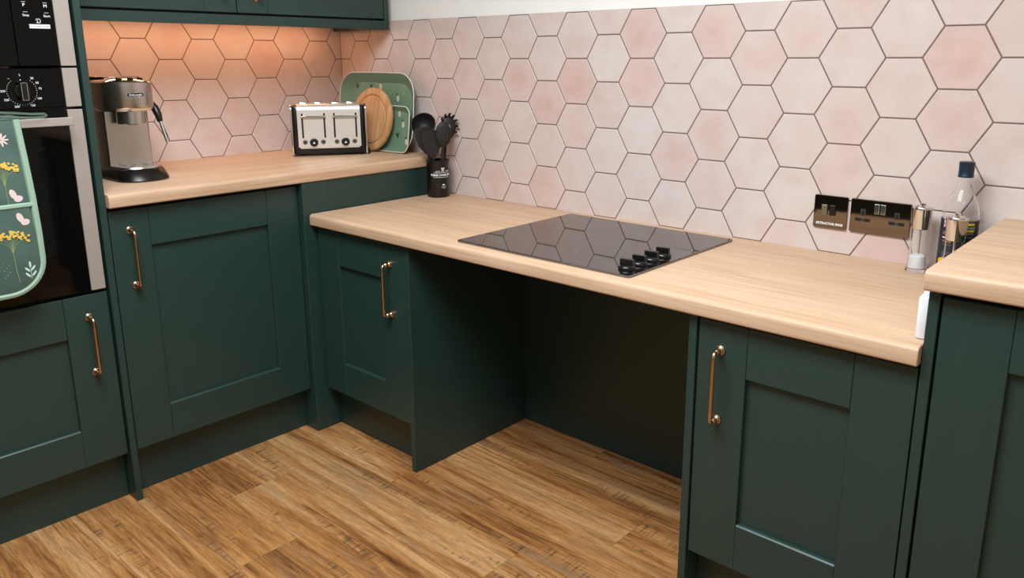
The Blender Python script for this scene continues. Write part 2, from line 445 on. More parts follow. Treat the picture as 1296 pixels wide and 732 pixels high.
# ------------------------------------------------------------------ shaker doors and handles
def handle_bm(cc=.16):
    """upright bow handle, mounts at z=+-cc/2, standing out along -y"""
    bm = bmesh.new(); h = cc/2; d = .032
    for s in (-1, 1):
        mt = Matrix.Translation((0, 0, s*h)) @ Matrix.Rotation(R(90), 4, 'X')
        lathe(bm, [(.0105, 0), (.0105, .003), (.0085, .0045), (.0085, .007), (.0065, .009), (.0055, .013), (.0075, .016), (.0078, .019), (.006, .022), (.0045, .024)], 16, mt)
    pts = [(0, -.020, -h)]+[(0, -d+.010-.010*math.sin(R(a)), -h+.010-.010*math.cos(R(a))) for a in range(0, 91, 18)]
    pts += [(0, -d, -h+.03), (0, -d, h-.03)]
    pts += [(0, -d+.010-.010*math.cos(R(a)), h-.010+.010*math.sin(R(a))) for a in range(0, 91, 18)]+[(0, -.020, h)]
    rr = [.0048]*7+[.0046]*2+[.0048]*7
    tube(bm, pts, rr[:len(pts)] if len(rr) >= len(pts) else .0047, 10)
    return bm
def door(parent, F, w, h, handle=None, sl=.112, sr=.112, rt=.112, rb=.112, thick=.02, rec=.0125, hh=None):
    """F: matrix of the door's lower left front corner; local x = width, local z = height, -y = outward"""
    inv = MW(parent).inverted()
    def piece(name, bm, m, par):
        bmesh.ops.transform(bm, matrix=F, verts=bm.verts); return obj(name, bm, m, par, smooth=False)
    e = .0011
    d = piece('door', box(.02, w-.02, rec, thick-.002, .02, h-.02), 'green_v', parent)
    piece('stile', box(0, sl-.0003, 0, thick, 0, h, bev=e), 'green_v', d)
    piece('stile', box(w-sr+.0003, w, 0, thick, 0, h, bev=e), 'green_v', d)
    piece('rail', box(sl+.0003, w-sr-.0003, .0004, thick, h-rt, h, bev=e), 'green_h', d)
    piece('rail', prism(bmesh.new(), [(thick, 0), (thick, rb), (.0046, rb), (.0034, rb-.0006), (.0010, rb-.003), (.0004, rb-.0042), (.0004, .001), (.0012, 0)], sl+.0003, w-sr-.0003, 'x'), 'green_h', d)
    if handle:
        hx, hz = handle
        bm = handle_bm(); bmesh.ops.translate(bm, verts=bm.verts, vec=(hx, 0, hz))
        bmesh.ops.transform(bm, matrix=F, verts=bm.verts)
        o = obj('handle', bm, 'brass', d, smooth=True); o['label'] = 'antique brass bow handle'
    return d
# frames: left run doors face +x (local x -> +y), hob run doors face -y (local x -> +x)
def FL(y, z, x): return Matrix(((0, -1, 0, x), (1, 0, 0, y), (0, 0, 1, z), (0, 0, 0, 1)))
def FR(x, z, y): return Matrix.Translation((x, y, z))

DX, DY = .582, -.579
# left base cabinet
bc = thing('base_cabinet', 'green shaker base cabinet below the coffee machine', 'cabinet', (.3, -.92, 0))
obj('carcass', box(.03, DX-.0215, -1.2185, -.6235, .15, ZH-TH-.001), 'carcass', bc)
door(bc, FL(-1.217, .156, DX), .594, .716, handle=(.052, .577), sl=.109, sr=.113)
obj('plinth', box(.515, .533, -1.2185, -.62, .001, .149), 'green_h', bc)
# corner post and panel in the inner corner
cp = thing('corner_panel', 'green corner post and side panel where the two worktop heights meet', 'panel', (.6, -.3, 0))
obj('post', box(.53, .607, -.6195, -.5215, .001, ZH-TH-.001, bev=.0012), 'green_v', cp)
obj('side_panel', box(.585, .605, -.521, -.001, .001, ZH-TH-.001), 'green_h', cp)
# low cabinet, left of the knee space
lc = thing('base_cabinet', 'narrow low green cabinet left of the open knee space', 'cabinet', (.85, -.3, 0))
obj('carcass', box(.6085, 1.068, DY+.0215, -.02, .15, ZL-TH-.001), 'carcass', lc)
door(lc, FR(.622, .160, DY), .445, .572, handle=(.376, .430), sl=.111, sr=.117, rt=.114, rb=.115)
obj('plinth', box(.6085, 1.068, -.522, -.504, .001, .149), 'green_h', lc)
obj('end_panel', box(1.0695, 1.0885, DY-.004, -.002, .001, ZL-TH-.001, bev=.001), 'green_v', lc)
# back of the knee space
kb = obj('back_panel', box(1.0895, 2.0335, -.062, -.044, .001, ZL-TH-.001), 'green_v', loc=(1.55, -.05, 0)); tag(kb, 'dark green back panel under the hob in the knee space', 'panel')
# low cabinet, right of the knee space
rc = thing('base_cabinet', 'low green cabinet right of the knee space with handle on its left', 'cabinet', (2.28, -.3, 0))
obj('end_panel', box(2.0345, 2.0535, DY-.004, -.002, .001, ZL-TH-.001, bev=.001), 'green_v', rc)
obj('carcass', box(2.055, 2.504, DY+.0215, -.02, .15, ZL-TH-.001), 'carcass', rc)
door(rc, FR(2.0575, .160, DY), .445, .572, handle=(.054, .430), sl=.114, sr=.113, rt=.114, rb=.113)
obj('plinth', box(2.055, 2.504, -.522, -.504, .001, .149), 'green_h', rc)
# tall-height base cabinet at the right
tr = thing('base_cabinet', 'full height green cabinet under the raised worktop at the right edge', 'cabinet', (2.85, -.3, 0))
obj('end_panel', box(2.5060, 2.5245, DY-.004, -.002, .001, ZH-TH-.001, bev=.001), 'green_v', tr)
obj('carcass', box(2.526, 3.13, DY+.0215, -.02, .15, ZH-TH-.001), 'carcass', tr)
door(tr, FR(2.5285, .156, DY), .596, .716, handle=(.54, .577))
obj('plinth', box(2.526, 3.13, -.522, -.504, .001, .149), 'green_h', tr)

# oven tower
ot = thing('oven_housing', 'tall green oven tower with shaker door below the oven', 'cabinet', (.3, -1.54, 0))
obj('end_panel', box(.01, .592, -1.2405, -1.2225, .001, 2.15, bev=.001), 'green_v', ot)
obj('end_panel', box(.01, .592, -1.8665, -1.8485, .001, 2.15, bev=.001), 'green_v', ot)
obj('carcass', box(.02, DX-.0215, -1.847, -1.242, .15, .655), 'carcass', ot)
obj('shelf', box(.02, .56, -1.847, -1.242, 1.65, 1.668), 'carcass', ot)
door(ot, FL(-1.8435, .156, DX), .598, .4965, handle=(.543, .354), sl=.112, sr=.114, rt=.115, rb=.112)
door(ot, FL(-1.8435, 1.672, DX), .598, .47)
obj('plinth', box(.515, .533, -1.847, -1.242, .001, .149), 'green_h', ot)

# wall unit
wu = thing('wall_cabinet', 'green wall cabinet hung above the coffee machine and toaster', 'cabinet', (.17, -.63, 1.39))
obj('carcass', box(.002, .3285, -1.2195, -.0425, 1.4225, 2.14), 'carcass', wu)
door(wu, FL(-1.2185, 1.4285, .35), .565, .71, handle=(.5145, .128), sl=.085, sr=.110)
door(wu, FL(-.6495, 1.4285, .35), .6045, .71, handle=(.070, .128), sl=.112, sr=.112)
obj('pelmet', box(.331, .350, -1.2195, -.0215, 1.3895, 1.4215, bev=.001), 'green_h', wu)
obj('end_panel', box(.01, .352, -.0415, -.0225, 1.3895, 2.14, bev=.001), 'green_v', wu)

# warm strip lamp under the wall unit
ul = thing('under_cabinet_lamp', 'warm strip lamp fixed under the wall cabinet', 'lamp', (.12, -.62, 1.4))
obj('housing', box(.085, .120, -1.17, -.10, 1.4105, 1.4215, bev=.002), 'white', ul)
obj('diffuser', box(.090, .115, -1.165, -.105, 1.4075, 1.410), 'led', ul)

# ------------------------------------------------------------------ oven and microwave
def facing(bm, y, z, x):      # drawing in (y, z) plane facing +x
    bmesh.ops.transform(bm, matrix=at((x, y, z), FX), verts=bm.verts); return bm
yo0, yo1 = -1.8435, -1.2485
ov = thing('oven', 'built-in single oven with black glass door and steel edges', 'oven', (.3, -1.546, .66))
XF = .588
obj('body', box(.03, .564, yo0+.01, yo1-.01, .664, 1.255), 'dkgrey', ov)
cpn = obj('control_panel', box(.565, XF, yo0+.0375, yo1-.0375, 1.1605, 1.259, bev=.0015), 'bglass', ov)
for a, b in ((yo0, yo0+.037), (yo1-.037, yo1)):
    obj('steel_strip', box(.565, XF+.001, a, b, 1.1605, 1.259, bev=.0012), 'steel_o', ov)
    obj('steel_strip', box(.565, XF+.001, a, b, .6635, 1.1535, bev=.0012), 'steel_o', ov)
od = obj('door_glass', box(.565, XF, yo0+.0375, yo1-.0375, .6635, 1.1535, bev=.0015), 'bglass', ov)
obj('door_seam', box(XF-.0004, XF+.0006, yo0+.0375, yo1-.0375, 1.118, 1.1195), 'greyprint', od)
# rack inside glimpsed as pale lines on the glass
hb = obj('handle', box(.622, .634, yo0+.0385, yo1-.0395, 1.1155, 1.1365, bev=.0015), 'steel_o', ov)
for y in (yo0+.075, yo1-.075): obj('handle_post', box(XF, .622, y-.008, y+.008, 1.119, 1.133), 'steel_h', hb)
kc = (-1.383, 1.203)
kn = obj('control_knob', lathe(bmesh.new(), [(.018, 0), (.018, .004), (.016, .006)], 28, at((XF, *kc), FX)), 'bsat', cpn, smooth=True)
kg = prism(bmesh.new(), rrect(kc[0]-.008, kc[0]+.008, kc[1]-.022, kc[1]+.022, .002), XF+.006, XF+.022, 'x', bev=.001)
obj('knob_grip', kg, 'bsat', kn)
kt = bmesh.new()
for s in (-1, 1): bx(kt, XF+.022, XF+.0226, kc[0]+s*.0065-.0008, kc[0]+s*.0065+.0008, kc[1]-.021, kc[1]+.021)
for s in (-1, 1): bx(kt, XF+.022, XF+.0226, kc[0]-.007, kc[0]+.007, kc[1]+s*.021-.0008, kc[1]+s*.021+.0008)
obj('knob_trim', kt, 'chrome', kn)
pr = bmesh.new()
for k in range(30):
    a = R(50-k*280/29)
    ca, sa = math.cos(a), math.sin(a)
    merge(pr, facing(box(-.0006, .0006, -.0006, .0006, 0, .0002), kc[0]+.0335*ca, kc[1]+.0335*sa, XF))
for ang, t in ((52, '30'), (30, '50'), (8, '75'), (-28, '100'), (-62, '150'), (-112, '200'), (-150, '220'), (-182, '250'), (128, '~'), (90, 'L')):
    a = R(ang); merge(pr, facing(text_bm(t, .0075), kc[0]+.042*math.cos(a), kc[1]+.040*math.sin(a), XF+.0002))
merge(pr, facing(text_bm('.', .02), kc[0], kc[1]+.033, XF+.0002))
obj('dial_print', pr, 'white', cpn)['kind'] = 'stuff'

mw = thing('microwave', 'built-in black glass microwave with touch controls above the oven', 'microwave', (.3, -1.546, 1.262))
obj('body', box(.03, .564, yo0+.01, yo1-.01, 1.266, 1.645), 'dkgrey', mw)
obj('door_glass', box(.565, XF, yo0+.0375, -1.3805, 1.264, 1.648, bev=.0015), 'bglass', mw)
mp = obj('control_panel', box(.565, XF, -1.3790, yo1-.0375, 1.264, 1.648, bev=.0015), 'bglass', mw)
for a, b in ((yo0, yo0+.037), (yo1-.037, yo1)): obj('steel_strip', box(.565, XF+.001, a, b, 1.264, 1.648, bev=.0012), 'steel_o', mw)
pr = bmesh.new()
for y, z, t, sz in ((-1.352, 1.411, 'P', .011), (-1.304, 1.410, 'M', .011), (-1.350, 1.387, 'Stop', .008), (-1.303, 1.386, 'Start', .008)):
    merge(pr, facing(text_bm(t, sz), y, z, XF+.0002))
    merge(pr, facing(box(-.005, .005, .0075, .0081, 0, .0002), y, z, XF))
ic = bmesh.new()
for x0, x1, y0, y1 in ((-.005, .005, .004, .005), (-.005, .005, -.005, -.004), (.004, .005, -.005, .005), (-.005, -.004, .001, .005), (-.002, -.001, -.004, .002)): bx(ic, x0, x1, y0, y1, 0, .0002)
merge(pr, facing(ic, -1.324, 1.374, XF))
obj('touch_print', pr, 'white', mp)['kind'] = 'stuff'
ls = obj('sticker', box(XF, XF+.0004, -1.3455, -1.2985, 1.356, 1.3655), 'white', mp); ls['label'] = 'white paper label strip'
obj('sticker_print', facing(text_bm('Door open button', .0062), -1.322, 1.3607, XF+.0006), 'dkgrey', ls)

# ------------------------------------------------------------------ double oven glove over the oven handle
GX = .640
og = thing('oven_glove', 'sage green double oven glove with flower print over the oven handle', 'oven glove', (GX, -1.50, 1.12))
gy0, gy1, gz0 = -1.60, -1.412, .71
gr_ = .082
def glove_outline(z1, inset=0):
    y0, y1, z0 = gy0+inset, gy1-inset, gz0+inset; r = gr_-inset
    return arcpts(y1-r, z0+r, r, -90, 0, 8)+[(y1-.012, z1), (y0+.012, z1)]+arcpts(y0+r, z0+r, r, 180, 270, 8)
pad = prism(bmesh.new(), glove_outline(1.139), GX, GX+.010, 'x', bev=.004)
gp_ = obj('pad', pad, 'glove', og, smooth=True)
obj('fold', prism(bmesh.new(), [(.612, 1.1385)]+[(.628+.022*math.cos(R(a)), 1.139+.010*math.sin(R(a))) for a in range(180, -1, -20)]+[(.650, 1.1385)], gy0+.012, gy1-.012, 'y'), 'glove', og, smooth=True)
obj('back_flap', box(.606, .613, gy0+.012, gy1-.012, .90, 1.1385, bev=.002), 'glove', og)
pz = .932
def pocket_outline():
    return glove_outline(pz, .001)
pk = obj('pocket', prism(bmesh.new(), pocket_outline(), GX+.0105, GX+.018, 'x', bev=.003), 'glove', og, smooth=True)
ed = glove_outline(1.139)
edge = [(GX+.009, y, z) for y, z in ed]
tb = bmesh.new()
i0 = 9
tube(tb, [(GX+.008, gy1-.012, 1.139), (GX+.009, gy1-.006, 1.04), (GX+.012, gy1-.002, .95), (GX+.014, gy1, .86)]+[(GX+.012, y, z) for y, z in arcpts(gy1-gr_, gz0+gr_, gr_, 0, -90, 10)]+[(GX+.012, y, z) for y, z in arcpts(gy0+gr_, gz0+gr_, gr_, 270, 180, 10)]+[(GX+.010, gy0+.005, 1.0), (GX+.008, gy0+.012, 1.139)], .0085, 8)
obj('binding', tb, 'glovetrim', og, smooth=True)
tb = bmesh.new(); bx(tb, GX+.014, GX+.0205, gy0+.004, gy1-.004, pz-.008, pz+.004, bev=.003)
obj('pocket_binding', tb, 'glovetrim', og, smooth=True)
# hanging loop
def ribbon(pts, w):      # vertical-ish band in (x,y,z) path with width along z/x
    bm = bmesh.new(); vs = []
    for p, n in pts:
        n = Vector(n)*w/2; p = Vector(p); vs.append((bm.verts.new(p-n), bm.verts.new(p+n)))
    for a, b in zip(vs, vs[1:]): bm.faces.new((a[0], a[1], b[1], b[0]))
    return bm
lp = []
for y, z, x in ((-1.47, 1.1485, .652), (-1.44, 1.1475, .653), (-1.41, 1.1425, .652), (-1.38, 1.1405, .648), (-1.358, 1.1415, .643), (-1.350, 1.1445, .639), (-1.356, 1.1485, .636), (-1.385, 1.1495, .638), (-1.42, 1.1535, .641), (-1.46, 1.157, .643)):
    lp.append(((x, y, z), (.35, 0, .94)))
rb_ = ribbon(lp, .0062); bmesh.ops.solidify(rb_, geom=rb_.faces[:], thickness=.002)
obj('hanging_loop', rb_, 'glovetrim', og, smooth=True)
# print: umbels of yellow dots, stems, moths, leaves
def disc(bm, y, z, x, r, n=8): lathe(bm, [(r, 0), (r, .0004)], n, at((x, y, z), FX))
def umbel(px_, cy, cz, base, wid, n, seed):
    rnd = random.Random(seed); y_ = bmesh.new(); st = bmesh.new()
    for k in range(7):
        t = -1+2*k/6; ty = cy+t*wid*.8; tz = cz-.3*wid*t*t
        tube(st, [(px_, cy, base), (px_+.0001, cy+(ty-cy)*.25, base+(tz-base)*.6), (px_+.0001, ty, tz)], .0005, 4)
    tube(st, [(px_, cy+.002, base-.05), (px_, cy, base)], .0007, 4)
    for k in range(n):
        t = rnd.uniform(-1, 1); disc(y_, cy+t*wid, cz-.32*wid*t*t+rnd.uniform(-.010, .008), px_+.0003+.00003*k, rnd.uniform(.0026, .0036))
    return y_, st
PXp, PXb = GX+.0182, GX+.0102
yb = bmesh.new(); sb = bmesh.new()
for a in ((PXp, -1.475, .862, .815, .040, 60, 1), (PXp, -1.548, .835, .80, .028, 36, 2), (PXb, -1.468, 1.03, .98, .033, 52, 3)):
    y_, s2 = umbel(*a); merge(sb, s2); obj('flower_print', y_, 'yellow', og)['kind'] = 'stuff'
tube(sb, [(PXp, -1.473, .77), (PXp, -1.470, .74)], .0007, 4)
for k in range(7):
    disc(sb, -1.50+.006*(k % 3), .757+.006*k, PXp, .0012)
obj('stem_print', sb, 'stemp', og)['kind'] = 'stuff'
def ell(bm, y, z, x, ry, rz, rot, n=14):
    t = bmesh.new(); lathe(t, [(1, 0), (1, .0004)], n)
    merge(bm, t, at((x, y, z), FX) @ Matrix.Rotation(R(rot), 4, 'Z') @ Matrix.Diagonal((ry, rz, 1, 1)))
for x, y, z, sg in ((PXp, -1.447, .895, 1), (PXb, -1.452, .953, 1)):
    mo = bmesh.new(); ell(mo, y-.002, z+.006, x, .007, .013, 20); ell(mo, y+.008, z-.006, x+.0002, .010, .008, 10); obj('moth_print', mo, 'pinkp', og)
mo = bmesh.new()
for k in range(9): ell(mo, -1.462+.009*math.cos(R(40*k)), 1.092+.009*math.sin(R(40*k)), PXb, .002, .008, 40*k-90)
obj('daisy_print', mo, 'pinkp', og)
lf = bmesh.new()
for k, (dy, dz, rr) in enumerate(((-.007, .0, 40), (.007, .002, -40), (-.007, .014, 40), (.006, .016, -40), (0, .026, 0))): ell(lf, -1.443+dy, .755+dz, PXp, .0025, .008, rr)
tube(lf, [(PXp, -1.443, .745), (PXp, -1.443, .775)], .0006, 4)
obj('leaf_print', lf, 'mintp', og)

# ------------------------------------------------------------------ hob
hx0, hx1, hy0, hy1 = 1.278, 1.860, -.563, -.048
hob = thing('hob', 'black glass electric hob with four knobs set in the low worktop', 'hob', ((hx0+hx1)/2, (hy0+hy1)/2, ZL))
hg = prism(bmesh.new(), rrect(hx0, hx1, hy0, hy1, .008), ZL+.0005, ZL+.0062, 'z', bev=.0015)
hgo = obj('glass_top', hg, 'hobglass', hob)
for x, y, r in ((1.42, -.175, .075), (1.44, -.43, .095), (1.665, -.165, .09), (1.665, -.425, .072)):
    bm = bmesh.new()
    for rr in (r, r*.62):
        t = bmesh.new(); n = 48
        lathe(t, [(rr-.0006, ZL+.00625), (rr+.0006, ZL+.00625)], n, cap=False); merge(bm, t, Matrix.Translation((x, y, 0)))
    obj('ring_print', bm, 'ring', hgo)
for y in (-.509, -.456, -.402, -.348):
    x = 1.817; z = ZL+.0064
    kb_ = obj('knob', lathe(bmesh.new(), [(.0215, 0), (.0215, .004), (.0195, .0075), (.017, .009), (.012, .0095)], 28, Matrix.Translation((x, y, z))), 'bsat', hob, smooth=True)
    g = prism(bmesh.new(), rrect(-.0175, .0175, -.0055, .0055, .0015), z+.009, z+.024, 'z', bev=.001)
    bmesh.ops.transform(g, matrix=Matrix.Translation((x, y, 0)) @ Matrix.Rotation(R(8), 4, 'Z'), verts=g.verts)
    obj('grip', g, 'bsat', kb_)
t = text_bm('LAMONA', .012, .00005); bmesh.ops.transform(t, matrix=Matrix.Translation((1.815, -.245, ZL+.0064)) @ Matrix.Rotation(R(0), 4, 'Z'), verts=t.verts)
obj('maker_print', t, 'ring', hgo)

# ------------------------------------------------------------------ sockets on the tiles
def plate(name, label, x0, x1, z0=.8445, z1=.9305):
    cx = (x0+x1)/2
    th = thing(name, label, 'socket', (cx, 0, (z0+z1)/2))
    pts = rrect(x0, x1, z0, z1, .004)
    obj('plate', prism(bmesh.new(), pts, -.0065, -.0002, 'y', bev=.0014), 'nickel', th)
    return th
sw = plate('switch_plate', 'square black nickel switch plate with extractor fan lettering', 2.0635, 2.1505)
for a, m_ in ((2.092, 'rocker'), (2.113, 'bsat')):
    obj('rocker', prism(bmesh.new(), rrect(a-.0075, a+.0075, .879, .906, .0012), -.0105, -.0066, 'y', bev=.001), m_, sw)
t = text_bm('EXTRACTOR FANS', .0082, bold=.00035); bmesh.ops.transform(t, matrix=at((2.107, -.0068, .856), FY), verts=t.verts)
obj('lettering', t, 'white', sw)
ds = plate('double_socket', 'double black nickel power socket beside the switch plate', 2.158, 2.304)
for a in (2.2235, 2.2385):
    obj('rocker', prism(bmesh.new(), rrect(a-.0062, a+.0062, .897, .922, .001), -.0105, -.0066, 'y', bev=.001), 'chrome', ds)
for cx in (2.190, 2.272):
    bm = prism(bmesh.new(), rrect(cx-.0062, cx+.0062, .888, .906, .001), -.0072, -.0066, 'y'); ho = obj('earth_slot', bm, 'dkgrey', ds)
    obj('slot_hole', prism(bmesh.new(), rrect(cx-.0028, cx+.0028, .891, .901, .0008), -.0076, -.0073, 'y'), 'bsat', ho)
    bm = bmesh.new()
    for s in (-1, 1): prism(bm, rrect(cx+s*.0105-.0085, cx+s*.0105+.0085, .8735, .8825, .0025), -.0072, -.0066, 'y')
    bx(bm, cx-.004, cx+.004, -.0071, -.0066, .875, .880)
    ho = obj('pin_slots', bm, 'dkgrey', ds)
    bm = bmesh.new()
    for s in (-1, 1): prism(bm, rrect(cx+s*.011-.006, cx+s*.011+.006, .8755, .8805, .001), -.0076, -.0073, 'y')
    obj('slot_hole', bm, 'bsat', ho)

# ------------------------------------------------------------------ coffee machine
cm = thing('coffee_machine', 'slim steel espresso machine with black base beside the oven tower', 'coffee machine', (.288, -1.032, ZH+.0005), 0)
def cl(name, bm, m, parent=cm, smooth=True): return obj(name, bm, m, parent, world=False, smooth=smooth)
def stadium(x0, x1, w, n=14, rx=None):
    """back square with small radius, front half ellipse"""
    rx = rx or w
    f = [(x1-rx+rx*math.cos(R(a)), w*math.sin(R(a))) for a in [-90+180*k/n for k in range(n+1)]]
    return f+[(x0+.01, w), (x0, w-.01), (x0, -w+.01), (x0+.01, -w)]
def loft(bm, sections):
    t = bmesh.new(); rings = []
    for pts, z in sections: rings.append([t.verts.new((p[0], p[1], z)) for p in pts])
    n = len(rings[0])
    for a, b in zip(rings, rings[1:]):
        for k in range(n): t.faces.new((a[k], a[(k+1) % n], b[(k+1) % n], b[k]))
    t.faces.new(rings[0][::-1]); t.faces.new(rings[-1]); merge(bm, t); return bm
cl('base', loft(bmesh.new(), [(stadium(-.165, .163, .075, rx=.06), 0), (stadium(-.165, .166, .0765, rx=.062), .004), (stadium(-.165, .160, .074, rx=.06), .013), (stadium(-.165, .142, .066, rx=.05), .034), (stadium(-.165, .138, .064, rx=.048), .036)]), 'bsat')
dt = cl('drip_tray', loft(bmesh.new(), [(stadium(-.02, .138, .064, rx=.048), .0365), (stadium(-.02, .136, .062, rx=.047), .0415)]), 'steel_c')
for x, y in ((.05, -.03), (.05, 0), (.05, .03), (.085, -.02), (.085, .02)):
    cl('drain_hole', lathe(bmesh.new(), [(.007, .0415), (.007, .0419)], 14, Matrix.Translation((x, y, 0))), 'bsat', dt)
cl('column', prism(bmesh.new(), rrect(-.165, .035, -.066, .066, .006), .036, .212, 'z'), 'steel_c')
def head(z0, z1, x1, w, x0=-.165): return [(stadium(x0, x1, w, 18, rx=.062), z) for z in (z0, z1)]
cl('head', loft(bmesh.new(), [(stadium(-.165, .118, .071, 18, rx=.064), .216), (stadium(-.165, .120, .0725, 18, rx=.066), .222), (stadium(-.165, .120, .0725, 18, rx=.066), .290), (stadium(-.165, .117, .070, 18, rx=.064), .293)]), 'steel_c')
cl('head_lip', loft(bmesh.new(), [(stadium(-.165, .112, .070, 18, rx=.062), .2065), (stadium(-.165, .119, .072, 18, rx=.065), .2155)]), 'chrome')
cl('group_head', lathe(bmesh.new(), [(.038, .166), (.041, .169), (.041, .206)], 28, Matrix.Translation((.068, 0, 0))), 'steel_c')
tp = cl('top_panel', loft(bmesh.new(), [(stadium(-.160, .112, .066, 18, rx=.060), .2935), (stadium(-.160, .085, .052, 18, rx=.045), .304)]), 'chrome')
for y in (-.03, 0, .03):
    cl('button', lathe(bmesh.new(), [(.009, 0), (.009, .004), (.007, .005)], 16, Matrix.Translation((.092-abs(y)*.25, y, .2985)) @ Matrix.Rotation(R(28), 4, 'Y')), 'bsat', tp)
ht = cl('cup_shelf', box(-.155, .03, -.055, .055, .3045, .307, bev=.001), 'steel_c')
bd = bmesh.new(); 
def wrapx(bm, rad, cx, z):   # bend a flat xy drawing round the head's front
    for v in bm.verts:
        y, h, d = v.co.x, v.co.y, v.co.z; a = y/rad
        v.co = Vector((cx+(rad+d)*math.cos(a), (rad+d)*math.sin(a), z+h))
    return bm
def strip(w, h, n=10, d=.0006):
    bm = bmesh.new(); pts = []
    r = h/2; pts = arcpts(w/2-r, 0, r, -90, 90, 6)+[(w/2-r-(w-h)*k/8, r) for k in range(1, 8)]+arcpts(-w/2+r, 0, r, 90, 270, 6)+[(-w/2+r+(w-h)*k/8, -r) for k in range(1, 8)]
    lo = [bm.verts.new((x, y, 0)) for x, y in pts]; hi = [bm.verts.new((x, y, d)) for x, y in pts]
    m_ = len(pts)
    for i in range(m_): bm.faces.new((lo[i], lo[(i+1) % m_], hi[(i+1) % m_], hi[i]))
    # strips between mirrored points
    half = m_//2
    bmesh.ops.triangle_fill(bm, use_beauty=True, edges=[e for e in bm.edges if e.verts[0] in hi and e.verts[1] in hi])
    return bm
bgx = .120-.066
badge = cl('badge', wrapx(strip(.053, .0145), .0662, bgx, .255), 'chrome')
cl('badge_face', wrapx(strip(.049, .0115, d=.0007), .0665, bgx, .255), 'bsat', badge)
cl('badge_lettering', wrapx(text_bm("DeLonghi", .0098, .0002), .0675, bgx, .2548), 'white', badge)
knb = cl('steam_knob', lathe(bmesh.new(), [(.010, .0), (.010, .012), (.014, .014), (.014, .028), (.012, .030)], 20, Matrix.Translation((-.01, .0725, .268)) @ Matrix.Rotation(R(-90), 4, 'X')), 'chrome')
swd = bmesh.new(); tube(swd, [(.03, .070, .232), (.035, .080, .222), (.045, .084, .21), (.055, .088, .19), (.06, .09, .168)], [.008, .010, .012, .011, .008], 10)
sw_ = cl('steam_wand', swd, 'bsat')
cl('wand_tube', tube(bmesh.new(), [(.06, .09, .172), (.078, .098, .105)], [.0058, .0052], 10), 'steel_c', sw_)
cl('wand_lever', tube(bmesh.new(), [(.064, .094, .168), (.082, .105, .108)], .0022, 6), 'chrome', sw_)
cl('power_cable', tube(bmesh.new(), [(-.12, .066, .03), (-.11, .085, .05), (-.09, .10, .085), (-.10, .098, .115), (-.13, .09, .13), (-.164, .07, .135)], .0035, 8), 'bplastic')

# ------------------------------------------------------------------ toaster
ang = math.atan2(.223, .144)
tw, td, tht = .278, .105, .195
fc = Vector(((.217+.361)/2, (-.381-.158)/2)); nrm = Vector((math.sin(ang), -math.cos(ang)))
ctr = fc-nrm*(td/2)+Vector((.024, -.026))
to = thing('toaster', 'four slice steel and black toaster with two levers', 'toaster', (ctr.x, ctr.y, ZH+.0005), ang)
def tl(name, bm, m, parent=to, smooth=True): return obj(name, bm, m, parent, world=False, smooth=smooth)
hw, hd = tw/2, td/2
tl('body', prism(bmesh.new(), rrect(-hw+.004, hw-.004, -hd+.002, hd, .014), .008, .186, 'z', bev=.006), 'bsat')
for s in (-1, 1):
    pts = [(-hd, .006), (hd, .006), (hd, .165)]+arcpts(hd-.02, .172, .02, 0, 90, 5)+arcpts(-hd+.02, .172, .02, 90, 180, 5)
    tl('edge_trim', prism(bmesh.new(), pts, s*hw-s*.006, s*(hw+.0), 'x', bev=.0012), 'chrome')
# steel wrap: front plate that rolls over the top
wv = bmesh.new()
prof = [(-hd-.0025, .034)]+[(-hd-.0025, .168)]+arcpts(-hd+.0185, .172, .021, 180, 90, 6)+[(hd-.02, .193)]+arcpts(hd-.0195, .173, .020, 90, 0, 6)+[(hd+.002, .05)]
prof2 = [(p[0]+.0, p[1]) for p in prof]
inner = [(-hd+.0005, .034), (-hd+.0005, .168)]+arcpts(-hd+.0185, .172, .018, 180, 90, 6)+[(hd-.02, .190)]+arcpts(hd-.0195, .173, .0175, 90, 0, 6)+[(hd-.0005, .05)]
prism(wv, prof+inner[::-1], -hw+.024, hw-.024, 'x')
fp = tl('steel_wrap', wv, 'steel_h')
tl('front_lip', box(-hw+.030, hw-.030, -hd-.003, -hd+.002, .0285, .0335, bev=.0012), 'steel_h')
for cx in (-.057, .059):
    for s in (-1, 1):
        tl('lever_slot', prism(bmesh.new(), rrect(cx+s*.040-.0032, cx+s*.040+.0032, .068, .160, .003), -hd-.0032, -hd-.0022, 'y'), 'bplastic', fp)
    lv = tl('lever', box(cx-.046, cx+.046, -hd-.012, -hd-.0035, .1425, .1505, bev=.002), 'chrome')
    kd = tl('browning_dial', lathe(bmesh.new(), [(.0155, 0), (.0155, .004), (.013, .010), (.011, .012)], 24, at((cx-.002, -hd-.0025, .052), FY)), 'bsat')
    tl('dial_mark', prism(bmesh.new(), [(cx-.007, .048), (cx+.003, .048), (cx-.002, .056)], -hd-.0152, -hd-.0147, 'y'), 'white', kd)
    for s in (-1, 1):
        bt = tl('button', lathe(bmesh.new(), [(.0085, 0), (.0085, .002), (.007, .003)], 18, at((cx-.001+s*.033, -hd-.0025, .053), FY)), 'bsat')
        tl('button_ring', lathe(bmesh.new(), [(.0062, .0031), (.0062, .0036), (.0045, .0036), (.0045, .0031)], 18, at((cx-.001+s*.033, -hd-.0025, .053), FY), cap=False), 'chrome', bt)
for cx in (-.090, -.036, .028, .082):
    sl = tl('bread_slot', prism(bmesh.new(), rrect(cx-.016, cx+.016, -hd+.022, hd-.018, .004), .1932, .1985, 'z', bev=.001), 'chrome')
    tl('slot_opening', prism(bmesh.new(), rrect(cx-.012, cx+.012, -hd+.026, hd-.022, .003), .1986, .1990, 'z'), 'bplastic', sl)
